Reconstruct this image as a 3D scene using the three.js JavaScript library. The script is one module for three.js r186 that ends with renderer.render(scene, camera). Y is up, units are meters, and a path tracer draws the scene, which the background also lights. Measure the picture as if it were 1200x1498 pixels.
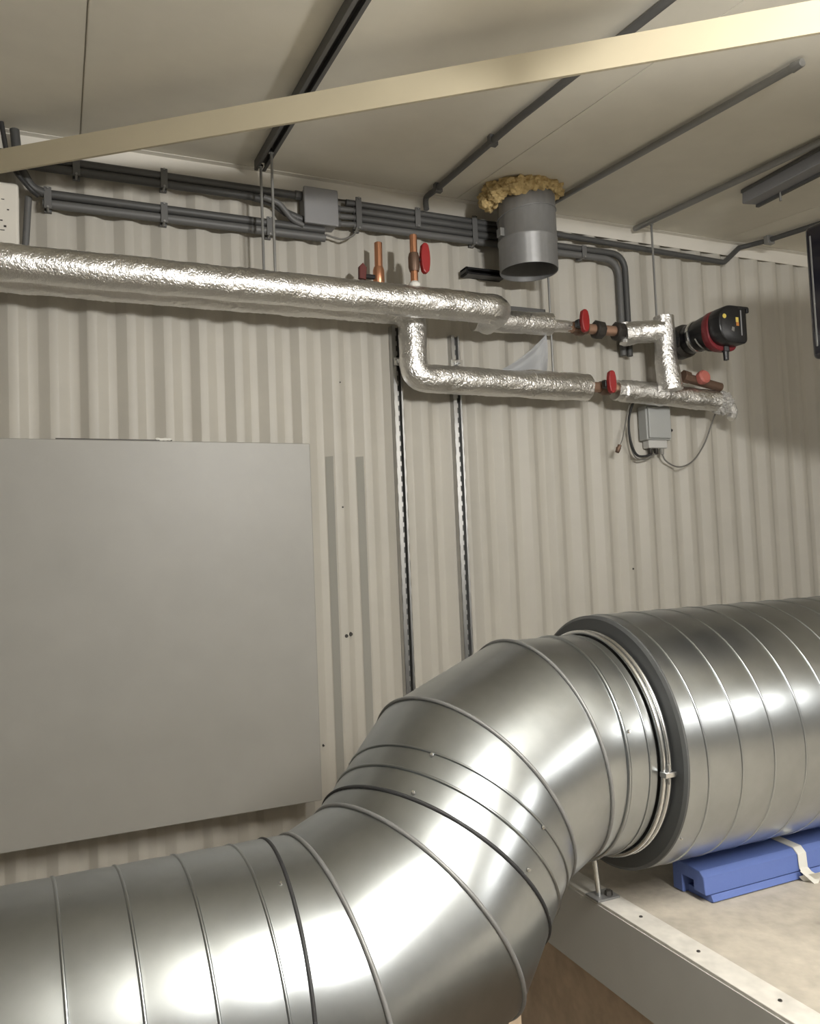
import * as THREE from 'three';
import { RoundedBoxGeometry } from 'three/addons/geometries/RoundedBoxGeometry.js';
import { mergeGeometries, toCreasedNormals } from 'three/addons/utils/BufferGeometryUtils.js';
import { ImprovedNoise } from 'three/addons/math/ImprovedNoise.js';
import { RectAreaLightUniformsLib } from 'three/addons/lights/RectAreaLightUniformsLib.js';

// ---------------------------------------------------------------- camera, lights, exposure
// World: X runs along the corrugated wall (to the right), Y up, Z out of the wall. Metres. The eye is at height 0.
const scene = new THREE.Scene();
scene.background = new THREE.Color(0, 0, 0);
const camera = new THREE.PerspectiveCamera(2 * Math.atan(749 / 1172.4) * 180 / Math.PI, 1200 / 1498, 0.05, 50);
camera.position.set(0, 0, 2.2);
camera.quaternion.setFromRotationMatrix(new THREE.Matrix4().makeBasis(
  new THREE.Vector3(0.91679, -0.0412, 0.39724), new THREE.Vector3(0.01709, 0.9978, 0.06405), new THREE.Vector3(-0.399, -0.05193, 0.91548)));
scene.add(camera);
const renderer = new THREE.WebGLRenderer({ antialias: true });
renderer.toneMapping = THREE.LinearToneMapping;
renderer.toneMappingExposure = 1.0;
renderer.shadowMap.enabled = true;
RectAreaLightUniformsLib.init();
// two batten lamps under the ceiling: [x, z of the near end, z of the far end, intensity of each of the points along it, colour]
const LAMPS = [
  { x: 0.8, z0: 1.85, z1: 2.85, n: 7, power: 1.2, color: 0xfffdfa, label: 'white batten lamp with a glowing tube under the ceiling above the viewer' },
  { x: 3.0, z0: 2.7, z1: 3.6, n: 4, power: 0.6, color: 0xfffdfa, label: 'white batten lamp with a glowing tube under the ceiling by the right wall' },
];

// ---------------------------------------------------------------- helpers
const V = (x, y, z) => new THREE.Vector3(x, y, z);
const R2D = Math.PI / 180;
let seed = 7;
const rnd = () => ((seed = (seed * 16807) % 2147483647) / 2147483647);
const noise = new ImprovedNoise();
const fbm = (x, y, z, o = 3) => { let s = 0, a = 1; for (let i = 0; i < o; i++) { s += a * noise.noise(x, y, z); x *= 2.03; y *= 2.03; z *= 2.03; a *= 0.5; } return s; };
const names = {};
function numbered(n) { const k = names[n] = (names[n] ?? -1) + 1; return k ? n + '_' + String(k).padStart(3, '0') : n; }
const origin = new WeakMap();
function tag(o, label, category, group) { o.userData = { label, category }; if (group) o.userData.group = group; return o; }
function thing(name, label, category, at = [0, 0, 0], group) {
  const o = new THREE.Group(); o.name = numbered(name); o.position.set(...at); scene.add(o);
  origin.set(o, at); return tag(o, label, category, group);
}
function part(parent, name, geo, mat, label) {                 // geometry in world coordinates, kept relative to the thing's base
  if (Array.isArray(geo)) geo = merge(geo);
  const b = origin.get(parent); geo = geo.clone(); geo.translate(-b[0], -b[1], -b[2]);
  const m = new THREE.Mesh(geo, mat); m.name = name; parent.add(m); origin.set(m, b);
  if (label) m.userData.label = label;
  return m;
}
function solo(name, geo, mat, label, category, group) {         // a thing of one mesh, its origin at its middle
  if (Array.isArray(geo)) geo = merge(geo);
  geo.computeBoundingBox(); const b = geo.boundingBox, c = V((b.min.x + b.max.x) / 2, b.min.y, (b.min.z + b.max.z) / 2);
  geo.translate(-c.x, -c.y, -c.z);
  const m = new THREE.Mesh(geo, mat); m.name = numbered(name); m.position.copy(c); scene.add(m);
  origin.set(m, [c.x, c.y, c.z]); return tag(m, label, category, group);
}
function struct(name, geo, mat) {
  if (Array.isArray(geo)) geo = merge(geo);
  const m = new THREE.Mesh(geo, mat); m.name = numbered(name); m.userData.kind = 'structure'; scene.add(m); origin.set(m, [0, 0, 0]); return m;
}
function merge(list) { return mergeGeometries(list.map(g => { g = g.index ? g.toNonIndexed() : g; for (const k of Object.keys(g.attributes)) if (!['position', 'normal', 'uv'].includes(k)) g.deleteAttribute(k); return g; })); }
function planarUV(g) {                                          // uv in metres from the dominant axis of each face
  g = g.index ? g.toNonIndexed() : g; const p = g.attributes.position, n = g.attributes.normal, uv = new Float32Array(p.count * 2);
  for (let i = 0; i < p.count; i++) {
    const ax = Math.abs(n.getX(i)), ay = Math.abs(n.getY(i)), az = Math.abs(n.getZ(i));
    const [u, v] = ax >= ay && ax >= az ? [p.getZ(i), p.getY(i)] : ay >= az ? [p.getX(i), p.getZ(i)] : [p.getX(i), p.getY(i)];
    uv[2 * i] = u; uv[2 * i + 1] = v;
  }
  g.setAttribute('uv', new THREE.BufferAttribute(uv, 2)); return g;
}
function box(x0, x1, y0, y1, z0, z1, r = 0) {
  const w = x1 - x0, h = y1 - y0, d = z1 - z0;
  const g = r ? new RoundedBoxGeometry(w, h, d, 2, Math.min(r, w / 2.01, h / 2.01, d / 2.01)) : new THREE.BoxGeometry(w, h, d);
  g.translate((x0 + x1) / 2, (y0 + y1) / 2, (z0 + z1) / 2); return planarUV(g);
}
function cyl(a, b, r0, r1 = r0, seg = 24, bevel = 0) {          // closed cylinder or cone from a to b, edges rounded a little
  a = V(...a); b = V(...b); const L = a.distanceTo(b), e = Math.min(bevel || 0.08 * Math.min(r0, r1), L / 3);
  const pts = [[0, 0], [r0 - e, 0], [r0, e], [r1, L - e], [r1 - e, L], [0, L]].map(q => new THREE.Vector2(...q));
  const g = toCreasedNormals(new THREE.LatheGeometry(pts, seg), 0.7);
  g.applyQuaternion(new THREE.Quaternion().setFromUnitVectors(V(0, 1, 0), b.clone().sub(a).normalize())); g.translate(a.x, a.y, a.z); return g;
}
function lathe(profile, at, dir, seg = 48, crease = 0.6) {      // profile [r, height] turned round dir, standing at 'at'
  const g = toCreasedNormals(new THREE.LatheGeometry(profile.map(q => new THREE.Vector2(...q)), seg), crease);
  g.applyQuaternion(new THREE.Quaternion().setFromUnitVectors(V(0, 1, 0), V(...dir).normalize())); g.translate(...at); return g;
}
function filleted(pts, rad, step = 0.02) {                       // a polyline with rounded bends as evenly spaced points
  pts = pts.map(p => V(...p)); const out = [pts[0].clone()];
  const line = (b) => { const a = out[out.length - 1].clone(), n = Math.max(1, Math.ceil(a.distanceTo(b) / step)); for (let i = 1; i <= n; i++) out.push(a.clone().lerp(b, i / n)); };
  for (let i = 1; i < pts.length - 1; i++) {
    const u = pts[i - 1].clone().sub(pts[i]), w = pts[i + 1].clone().sub(pts[i]);
    const ang = u.angleTo(w), t = Math.min(rad / Math.tan(ang / 2), u.length() * 0.49, w.length() * 0.49);
    const a = pts[i].clone().addScaledVector(u.normalize(), t), b = pts[i].clone().addScaledVector(w.normalize(), t);
    line(a); const n = Math.max(5, Math.ceil((Math.PI - ang) * rad / step));
    for (let k = 1; k <= n; k++) { const s = k / n, p = a.clone().multiplyScalar((1 - s) ** 2).addScaledVector(pts[i], 2 * s * (1 - s)).addScaledVector(b, s * s); out.push(p); }
  }
  line(pts[pts.length - 1]); return out;
}
function sweep(P, radius, seg = 20, caps = true) {               // tube along points; radius is a number or a function (length along, angle, point)
  const rf = typeof radius === 'function' ? radius : () => radius, n = P.length, pos = [], uv = [], idx = [];
  let t = P[1].clone().sub(P[0]).normalize(), nrm = Math.abs(t.y) < 0.9 ? V(0, 1, 0) : V(0, 0, 1);
  nrm.addScaledVector(t, -nrm.dot(t)).normalize(); let len = 0;
  for (let i = 0; i < n; i++) {
    const t2 = P[Math.min(i + 1, n - 1)].clone().sub(P[Math.max(i - 1, 0)]).normalize();
    nrm.addScaledVector(t2, -nrm.dot(t2)).normalize(); t = t2; const bi = t.clone().cross(nrm);
    if (i) len += P[i].distanceTo(P[i - 1]);
    for (let j = 0; j <= seg; j++) {
      const a = j / seg * 2 * Math.PI, r = rf(len, j === seg ? 0 : a, P[i]);
      const q = P[i].clone().addScaledVector(nrm, Math.cos(a) * r).addScaledVector(bi, Math.sin(a) * r);
      pos.push(q.x, q.y, q.z); uv.push(len, a * 0.04);
      if (i && j) { const k = i * (seg + 1) + j; idx.push(k - seg - 2, k - seg - 1, k - 1, k - 1, k - seg - 1, k); }
    }
  }
  const g = new THREE.BufferGeometry();
  g.setAttribute('position', new THREE.Float32BufferAttribute(pos, 3)); g.setAttribute('uv', new THREE.Float32BufferAttribute(uv, 2)); g.setIndex(idx); g.computeVertexNormals();
  const N = g.attributes.normal;                                  // close the shading seam
  for (let i = 0; i < n; i++) { const a = i * (seg + 1), b = a + seg, m = V(N.getX(a) + N.getX(b), N.getY(a) + N.getY(b), N.getZ(a) + N.getZ(b)).normalize(); N.setXYZ(a, m.x, m.y, m.z); N.setXYZ(b, m.x, m.y, m.z); }
  if (!caps) return g;
  const list = [g];
  for (const end of [0, n - 1]) {
    const p2 = [], o = end * (seg + 1) * 3, c = P[end];
    for (let j = 0; j < seg; j++) { const A = pos.slice(o + j * 3, o + j * 3 + 3), B = pos.slice(o + j * 3 + 3, o + j * 3 + 6); p2.push(...(end ? [...A, ...B, c.x, c.y, c.z] : [...B, ...A, c.x, c.y, c.z])); }
    const cg = new THREE.BufferGeometry(); cg.setAttribute('position', new THREE.Float32BufferAttribute(p2, 3)); cg.setAttribute('uv', new THREE.Float32BufferAttribute(new Float32Array(p2.length / 3 * 2), 2)); cg.computeVertexNormals(); list.push(cg);
  }
  return merge(list);
}
function extrude(outline, depth, bevel = 0, holes = []) {        // outline [[x, y]...] pushed along +z
  const s = new THREE.Shape(outline.map(q => new THREE.Vector2(...q))); s.holes = holes.map(h => new THREE.Path(h.map(q => new THREE.Vector2(...q))));
  return new THREE.ExtrudeGeometry(s, { depth, bevelEnabled: bevel > 0, bevelSize: bevel, bevelThickness: bevel, bevelSegments: 2, curveSegments: 12, steps: 1 });
}
const ceilY = z => 1.105 - 0.1108 * z;                           // underside of the sloping ceiling

// ---------------------------------------------------------------- procedural textures and materials
function tileNoise(size, cells, octaves, sd) {                   // periodic value noise
  const out = new Float32Array(size * size); let amp = 1, tot = 0;
  for (let o = 0; o < octaves; o++, cells *= 2, amp *= 0.55) {
    let s = sd + o * 101; const r = () => ((s = (s * 16807) % 2147483647) / 2147483647), g = Float32Array.from({ length: cells * cells }, r); tot += amp;
    for (let y = 0; y < size; y++) for (let x = 0; x < size; x++) {
      const fx = x / size * cells, fy = y / size * cells, ix = fx | 0, iy = fy | 0; let u = fx - ix, v = fy - iy; u = u * u * (3 - 2 * u); v = v * v * (3 - 2 * v);
      const a = g[iy * cells + ix], b = g[iy * cells + (ix + 1) % cells], c = g[((iy + 1) % cells) * cells + ix], d = g[((iy + 1) % cells) * cells + (ix + 1) % cells];
      out[y * size + x] += amp * (a + (b - a) * u + (c - a) * v + (a - b - c + d) * u * v);
    }
  }
  return out.map(q => q / tot);
}
function tex(size, f, reps = 1, srgb = false) {
  const d = new Uint8Array(size * size * 4);
  for (let i = 0; i < size * size; i++) { const q = f(i, i % size, (i / size) | 0), c = Array.isArray(q) ? q : [q, q, q]; for (let k = 0; k < 3; k++) d[4 * i + k] = Math.max(0, Math.min(255, c[k] * 255)); d[4 * i + 3] = 255; }
  const t = new THREE.DataTexture(d, size, size); t.wrapS = t.wrapT = THREE.RepeatWrapping; t.magFilter = THREE.LinearFilter; t.minFilter = THREE.LinearMipmapLinearFilter; t.generateMipmaps = true;
  t.repeat.set(reps, reps); if (srgb) t.colorSpace = THREE.SRGBColorSpace; t.needsUpdate = true; return t;
}
const nA = tileNoise(256, 6, 5, 11), nB = tileNoise(256, 16, 4, 23), nC = tileNoise(256, 40, 3, 37);
const tWall = tex(256, i => 0.96 + 0.035 * (nA[i] - 0.5) + 0.03 * (nC[i] - 0.5), 0.45, true);
const tSteel = tex(256, i => 0.93 + 0.06 * (nA[i] - 0.5) + 0.05 * (nB[i] - 0.5), 2.5, true);
const tSteelRough = tex(256, i => 0.85 + 0.1 * (nA[i] - 0.5) + 0.08 * (nB[i] - 0.5), 2.2);
const tFoil = tex(256, i => 1 - 1.6 * Math.abs(nB[i] - 0.5) - 0.8 * Math.abs(nC[i] - 0.5), 9);
const tConcrete = tex(256, i => { const q = 0.9 + 0.1 * (nA[i] - 0.5) + 0.12 * (nB[i] - 0.5) + 0.1 * (nC[i] - 0.5); return [q, q * 0.985, q * 0.96]; }, 1.7, true);
const tGrit = tex(256, i => nC[i], 4);
const std = (c, rough, extra = {}) => new THREE.MeshStandardMaterial({ color: new THREE.Color().setRGB(...c), roughness: rough, ...extra });
const M = {
  wall: std([0.52, 0.493, 0.432], 0.5, { map: tWall }),
  cabinet: std([0.35, 0.34, 0.31], 0.45, { map: tWall }),
  ceiling: std([0.85, 0.81, 0.7], 0.55, { map: tWall }),
  white: std([0.7, 0.67, 0.6], 0.5),
  brace: std([0.54, 0.475, 0.335], 0.5, { map: tWall }),
  steel: std([0.515, 0.545, 0.56], 0.36, { metalness: 1, map: tSteel, roughnessMap: tSteelRough }),
  steelEnd: std([0.07, 0.073, 0.073], 0.5),
  dullSteel: std([0.3, 0.3, 0.295], 0.5, { metalness: 0.45, map: tSteel }),
  strut: std([0.5, 0.5, 0.49], 0.35, { metalness: 1 }),
  zinc: std([0.75, 0.76, 0.76], 0.25, { metalness: 1 }),
  rubber: std([0.025, 0.025, 0.026], 0.6),
  foil: std([0.8, 0.79, 0.77], 0.33, { metalness: 1, bumpMap: tFoil, bumpScale: 0.0016 }),
  conduit: std([0.07, 0.07, 0.068], 0.5),
  conduitMid: std([0.12, 0.12, 0.117], 0.5),
  conduitSteel: std([0.3, 0.3, 0.29], 0.45, { metalness: 0.6 }),
  greyPlastic: std([0.24, 0.24, 0.245], 0.5),
  copper: std([0.62, 0.3, 0.17], 0.38, { metalness: 0.85 }),
  copperDull: std([0.36, 0.22, 0.15], 0.5, { metalness: 0.5 }),
  bronze: std([0.16, 0.1, 0.07], 0.5, { metalness: 0.5 }),
  darkNut: std([0.05, 0.045, 0.04], 0.5, { metalness: 0.4 }),
  red: std([0.3, 0.016, 0.017], 0.4),
  redBand: std([0.17, 0.012, 0.018], 0.4),
  salmon: std([0.5, 0.15, 0.12], 0.5),
  black: std([0.012, 0.012, 0.013], 0.35),
  gloss: new THREE.MeshPhysicalMaterial({ color: new THREE.Color().setRGB(0.006, 0.006, 0.012), roughness: 0.15, clearcoat: 1, clearcoatRoughness: 0.08 }),
  wool: std([0.56, 0.42, 0.2], 0.95),
  blue: std([0.105, 0.16, 0.41], 0.6, { bumpMap: tGrit, bumpScale: 0.0004 }),
  tape: std([0.7, 0.69, 0.64], 0.5),
  concrete: std([0.62, 0.58, 0.515], 0.85, { map: tConcrete, bumpMap: tGrit, bumpScale: 0.0006 }),
  edge: std([0.86, 0.85, 0.82], 0.6, { map: tConcrete }),
  beam: std([0.58, 0.575, 0.55], 0.55, { map: tWall }),
  riser: std([0.62, 0.5, 0.39], 0.8, { map: tConcrete }),
  slopeToneGrey: std([0.37, 0.362, 0.325], 0.5),
  timber: std([0.6, 0.47, 0.33], 0.8),
  plain: std([0.24, 0.23, 0.21], 0.7),
  lampGlow: std([0.9, 0.9, 0.88], 0.4, { emissive: new THREE.Color(1, 0.94, 0.84), emissiveIntensity: 3 }),
  cable: std([0.03, 0.03, 0.03], 0.5),
  cableGrey: std([0.16, 0.155, 0.14], 0.5),
  sheet: new THREE.MeshPhysicalMaterial({ color: new THREE.Color().setRGB(0.6, 0.62, 0.65), roughness: 0.35, transmission: 0.45, thickness: 0, side: THREE.DoubleSide }),
  display: std([0.5, 0.2, 0.05], 0.4),
  amber: std([0.7, 0.55, 0.12], 0.4),
};

// ---------------------------------------------------------------- the room
const X0 = -1.8, X1 = 4.2, Z1 = 4.0, FLOOR = -1.6, DECK = -0.66;
struct('floor', box(X0 - 0.1, X1 + 0.1, FLOOR - 0.1, FLOOR, -0.12, Z1 + 0.1), M.concrete);
{ // corrugated liner sheet: flats of 25 mm, slopes of 22 mm, 19 mm deep, pitch 93.3 mm
  const pitch = 0.09333, s = 0.022, f = pitch / 2 - s, h = 0.0095, pts = [], e = 0.0025;
  for (let c = 0.059 - 20 * pitch; c < X1 + 0.1; c += pitch) {       // c: middle of a slope that faces left
    const k = h * 2 / s * e;
    pts.push([c - s / 2 - e, -h], [c - s / 2, -h + k * 0.25], [c - s / 2 + e, -h + k], [c + s / 2 - e, h - k], [c + s / 2, h - k * 0.25], [c + s / 2 + e, h],
      [c + s / 2 + f - e, h], [c + s / 2 + f, h - k * 0.25], [c + s / 2 + f + e, h - k], [c + 1.5 * s + f - e, -h + k], [c + 1.5 * s + f, -h + k * 0.25], [c + 1.5 * s + f + e, -h]);
  }
  const kept = pts.filter(p => p[0] > X0 - 0.05 && p[0] < X1 + 0.05), outline = [...kept, [kept.at(-1)[0], -0.0112], [kept[0][0], -0.0112]];
  const g = extrude(outline, 2.75); g.rotateX(-Math.PI / 2); g.scale(1, 1, -1);    // shape y -> z, depth -> y
  const p = g.attributes.position, n = g.attributes.normal, id = [...Array(p.count).keys()];
  for (let i = 0; i < p.count; i += 3) { const swap = (a) => { for (const [A, st] of [[p, 3], [n, 3], [g.attributes.uv, 2]]) for (let k = 0; k < st; k++) { const t = A.array[(a + 1) * st + k]; A.array[(a + 1) * st + k] = A.array[(a + 2) * st + k]; A.array[(a + 2) * st + k] = t; } }; swap(i); }
  g.translate(0, FLOOR, 0);
  const wall = struct('wall_back', planarUV(toCreasedNormals(g, 0.5)), M.wall);
  for (const [x, y, r] of [[0.744, 0.142, 0.004], [0.741, -0.227, 0.0075], [0.755, -0.223, 0.0075], [1.768, -0.082, 0.005], [0.662, -0.526, 0.004], [0.738, -0.588, 0.007], [0.75, 0.506, 0.003]])
    part(wall, 'screw', cyl([x, y, -0.008], [x, y, 0.0105], r, r * 0.7, 10), M.darkNut);
}
struct('wall_back', box(X0 - 0.1, X1 + 0.1, FLOOR, 1.2, -0.12, -0.012), M.plain);
struct('wall_left', box(X0 - 0.1, X0, FLOOR, 1.2, -0.05, Z1), M.plain);
struct('wall_right', box(X1, X1 + 0.1, FLOOR, 1.2, -0.05, Z1), M.plain);
struct('wall_front', box(X0 - 0.1, X1 + 0.1, FLOOR, 1.2, Z1, Z1 + 0.1), M.plain);
{ // sloping ceiling of insulated panels, joints running away from the wall
  const tilt = Math.atan(0.1108), L = (Z1 + 0.25) / Math.cos(tilt);
  const slope = g => { g.rotateX(tilt); g.translate(0, ceilY(0), 0); return g; };
  const c = struct('ceiling', slope(box(X0 - 0.1, X1 + 0.1, 0.006, 0.09, -0.13, L)), M.ceiling);
  const joints = [X0 - 0.1, -1.03, 0.06, 1.15, 2.24, 3.33, X1 + 0.1];
  for (let i = 0; i < 6; i++) part(c, 'ceiling_panel', slope(box(joints[i] + 0.0012, joints[i + 1] - 0.0012, 0, 0.006, -0.02, L - 0.02)), M.ceiling);
  part(c, 'joint_strip', slope(box(0.063, 0.108, -0.0012, 0.0005, -0.01, L - 0.02)), M.ceiling);
}
{ // flashing along the top of the liner sheets
  struct('trim', [box(X0, X1, 1.054, ceilY(0.01), 0.0085, 0.0105), box(X0, X1, 1.099, 1.101, 0.0085, 0.03)], M.white);
}
{ // raised concrete deck at the right, its steel edge channel and the wall below it
  struct('deck', box(0.935, X1, DECK - 0.1, DECK, 0.012, Z1), M.concrete);
  const e = struct('trim', [box(0.9, 0.95, DECK - 0.004, DECK + 0.003, 0.012, Z1, 0.0015), box(0.9, 0.906, DECK - 0.145, DECK - 0.001, 0.012, Z1, 0.0015)], M.edge);
  part(e, 'face', box(0.898, 0.9005, DECK - 0.144, DECK - 0.003, 0.012, Z1), M.beam, 'grey vertical face');
  for (const z of [1.02, 1.16, 1.32, 1.5]) part(e, 'bolt', cyl([0.927, DECK + 0.002, z], [0.927, DECK + 0.0045, z], 0.0035, 0.003, 10), M.darkNut);
  struct('wall_deck', box(0.909, 0.96, FLOOR, DECK - 0.1, 0.012, Z1), M.riser);
}

// ---------------------------------------------------------------- the lamps
for (const d of LAMPS) {
  const zm = (d.z0 + d.z1) / 2, t = thing('batten_lamp', d.label, 'lamp', [d.x, ceilY(zm) - 0.19, zm]);
  const tilt = Math.atan(0.1108), at = (g) => { g.rotateX(tilt); g.translate(d.x, ceilY(zm), zm); return g; }, L = d.z1 - d.z0;
  part(t, 'housing', at(box(-0.045, 0.045, -0.152, -0.122, -L / 2 - 0.04, L / 2 + 0.04, 0.006)), M.white);
  part(t, 'tube', at(cyl([0, -0.168, -L / 2], [0, -0.168, L / 2], 0.013)), M.lampGlow);
  for (const s of [-1, 1]) part(t, 'hanger', at(cyl([0, -0.126, s * L * 0.4], [0, 0, s * L * 0.4], 0.005)), M.white);
  for (const s of [-1, 1]) part(t, 'tube_holder', at(box(-0.014, 0.014, -0.184, -0.15, s * (L / 2 + 0.01) - 0.01, s * (L / 2 + 0.01) + 0.01, 0.003)), M.white);
  for (let i = 0; i < d.n; i++) {
    const z = d.z0 + (i + 0.5) / d.n * L, l = new THREE.PointLight(d.color, d.power);
    l.position.set(d.x, ceilY(z) - 0.21, z); l.castShadow = true; l.shadow.radius = 1.2; l.name = 'tube_light'; scene.add(l);
  }
}

// ---------------------------------------------------------------- the big ventilation duct
const DR = 0.2, XA = 0.26;
const PB = V(0.336, -0.598, 1.071), PL = V(0.478, -0.548, 1.038), PJ = V(0.526, -0.507, 1.011), PI = V(0.631, -0.419, 0.952), PG = V(0.781, -0.367, 0.917);
const ex = V(1, 0, 0), dir = (a, b) => b.clone().sub(a).normalize(), bis = (a, b) => a.clone().add(b).normalize();
const d1 = dir(PB, PL), d2 = dir(PJ, PI), d3 = dir(PI, PG);
function frame(d) { const u = d.clone().cross(V(0, 0, 1)).normalize(); return [u, d.clone().cross(u)]; }
function ring(P, d, n, R, seg = 96) {                             // where the cylinder round P along d meets the plane through P with normal n
  const [u, v] = frame(d), out = [];
  for (let i = 0; i < seg; i++) { const a = i / seg * 2 * Math.PI, q = u.clone().multiplyScalar(Math.cos(a) * R).addScaledVector(v, Math.sin(a) * R); out.push(q.clone().addScaledVector(d, -q.dot(n) / d.dot(n)).add(P)); }
  return out;
}
function segment(P0, n0, P1, n1, R, seg = 96, rows = 6, bow = 0.0008) {
  const d = dir(P0, P1), a = ring(P0, d, n0, R, seg), b = ring(P1, d, n1, R, seg), pos = [], nor = [], uv = [], idx = [];
  for (let k = 0; k <= rows; k++) for (let i = 0; i <= seg; i++) {
    const s = k / rows, A = a[i % seg], B = b[i % seg], q = A.clone().lerp(B, s), rad = q.clone().sub(P0); rad.addScaledVector(d, -rad.dot(d)).normalize();
    const w = bow * 4 * s * (1 - s), sl = bow * 4 * (1 - 2 * s) / Math.max(A.distanceTo(B), 0.02); q.addScaledVector(rad, w); pos.push(q.x, q.y, q.z);
    const nn = rad.clone().addScaledVector(d, -sl).normalize(); nor.push(nn.x, nn.y, nn.z); uv.push(i / seg * 2 * Math.PI * R, s * A.distanceTo(B));
    if (k && i) { const m = k * (seg + 1) + i; idx.push(m - seg - 2, m - 1, m - seg - 1, m - 1, m, m - seg - 1); }
  }
  const g = new THREE.BufferGeometry(); g.setAttribute('position', new THREE.Float32BufferAttribute(pos, 3)); g.setAttribute('normal', new THREE.Float32BufferAttribute(nor, 3)); g.setAttribute('uv', new THREE.Float32BufferAttribute(uv, 2)); g.setIndex(idx);
  // make the faces look outwards
  const e1 = V(pos[idx[1] * 3] - pos[idx[0] * 3], pos[idx[1] * 3 + 1] - pos[idx[0] * 3 + 1], pos[idx[1] * 3 + 2] - pos[idx[0] * 3 + 2]), e2 = V(pos[idx[2] * 3] - pos[idx[0] * 3], pos[idx[2] * 3 + 1] - pos[idx[0] * 3 + 1], pos[idx[2] * 3 + 2] - pos[idx[0] * 3 + 2]);
  if (e1.cross(e2).dot(V(nor[0], nor[1], nor[2])) < 0) { for (let i = 0; i < idx.length; i += 3) [idx[i + 1], idx[i + 2]] = [idx[i + 2], idx[i + 1]]; g.setIndex(idx); }
  return g;
}
const bead = (P, d, n, R, r) => { const c = ring(P, d, n, R, 120); c.push(c[0].clone(), c[1].clone()); return sweep(c, r, 8, false); };
function spiral(xa, xb, P, R, pitch, x45, lift) {                 // spiral-wound shell, each strip bowed out by 'lift', and its lock seam
  const seg = 120, n = Math.ceil((xb - xa) / pitch * 12), pos = [], uv = [], idx = [];
  for (let k = 0; k <= n; k++) for (let i = 0; i <= seg; i++) {
    const x = xa + (xb - xa) * k / n, a = (i % seg) / seg * 2 * Math.PI - Math.PI; let f = (x - x45 + pitch * (a - Math.PI / 4) / (2 * Math.PI)) / pitch; f -= Math.floor(f);
    const r = R + lift * Math.sin(Math.PI * f); pos.push(x, P.y + Math.sin(a) * r, P.z + Math.cos(a) * r); uv.push(i / seg * 2 * Math.PI * R, x);
    if (k && i) { const m = k * (seg + 1) + i; idx.push(m - seg - 2, m - seg - 1, m - 1, m - 1, m - seg - 1, m); }
  }
  const g = new THREE.BufferGeometry(); g.setAttribute('position', new THREE.Float32BufferAttribute(pos, 3)); g.setAttribute('uv', new THREE.Float32BufferAttribute(uv, 2)); g.setIndex(idx); g.computeVertexNormals();
  const pts = []; const turns = (xb - xa) / pitch;
  for (let k = 0; k <= turns * 90; k++) { const th = k / 90 * 2 * Math.PI, x = xa + pitch * k / 90, a = Math.PI / 4 - (x - x45) / pitch * 2 * Math.PI; pts.push(V(x, P.y + Math.sin(a) * (R - 0.0006), P.z + Math.cos(a) * (R - 0.0006))); }
  return [g, sweep(pts, 0.0026, 8)];
}
function screwHead(parent, p, n) { const a = V(...p), b = a.clone().addScaledVector(V(...n), 0.0035); part(parent, 'rivet', cyl(a.toArray(), b.toArray(), 0.0032, 0.002, 10), M.zinc); }
{
  const t = thing('spiral_duct', 'bare spiral-wound galvanised duct running in from the left edge at the bottom of the view', 'duct', [-0.7, PB.y - DR, PB.z]);
  const [g, s] = spiral(-1.75, XA, PB, DR, 0.0775, 0.149, 0.0009);
  part(t, 'shell', g, M.steel); part(t, 'lock_seam', s, M.steel);
  for (const x of [-1.3, -0.4]) {                                   // stands on the lower floor on hoops with legs
    const h = thing('duct_support', x < -1 ? 'steel hoop stand under the far left end of the spiral duct' : 'steel hoop stand under the middle of the spiral duct', 'stand', [x, FLOOR, PB.z]);
    part(h, 'hoop', bead(V(x, PB.y, PB.z), ex, ex, DR + 0.006, 0.006), M.dullSteel);
    for (const k of [-1, 1]) part(h, 'leg', box(x - 0.02, x + 0.02, FLOOR, PB.y, PB.z + k * 0.225 - 0.015, PB.z + k * 0.225 + 0.015), M.dullSteel);
  }
}
{
  const t = thing('duct_elbow', 'lower galvanised three-piece duct elbow rising from the spiral duct', 'duct', [PL.x, PL.y - DR, PL.z]);
  part(t, 'gasket', bead(V(XA + 0.001, PB.y, PB.z), ex, ex, DR - 0.0003, 0.0032), M.rubber, 'black sealing ring');
  part(t, 'collar', segment(V(XA, PB.y, PB.z), ex, PB, bis(ex, d1), DR), M.steel);
  part(t, 'standing_seam', bead(PB, ex, bis(ex, d1), DR + 0.0005, 0.0036), M.dullSteel);
  part(t, 'gore', segment(PB, bis(ex, d1), PL, bis(d1, d2), DR), M.steel);
  part(t, 'standing_seam', bead(PL, d1, bis(d1, d2), DR + 0.0005, 0.0036), M.dullSteel);
  part(t, 'collar', segment(PL, bis(d1, d2), PJ, d2, DR), M.steel);
  screwHead(t, [0.251, -0.418, 1.158], [0, 0.9, 0.43]);
}
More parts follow.
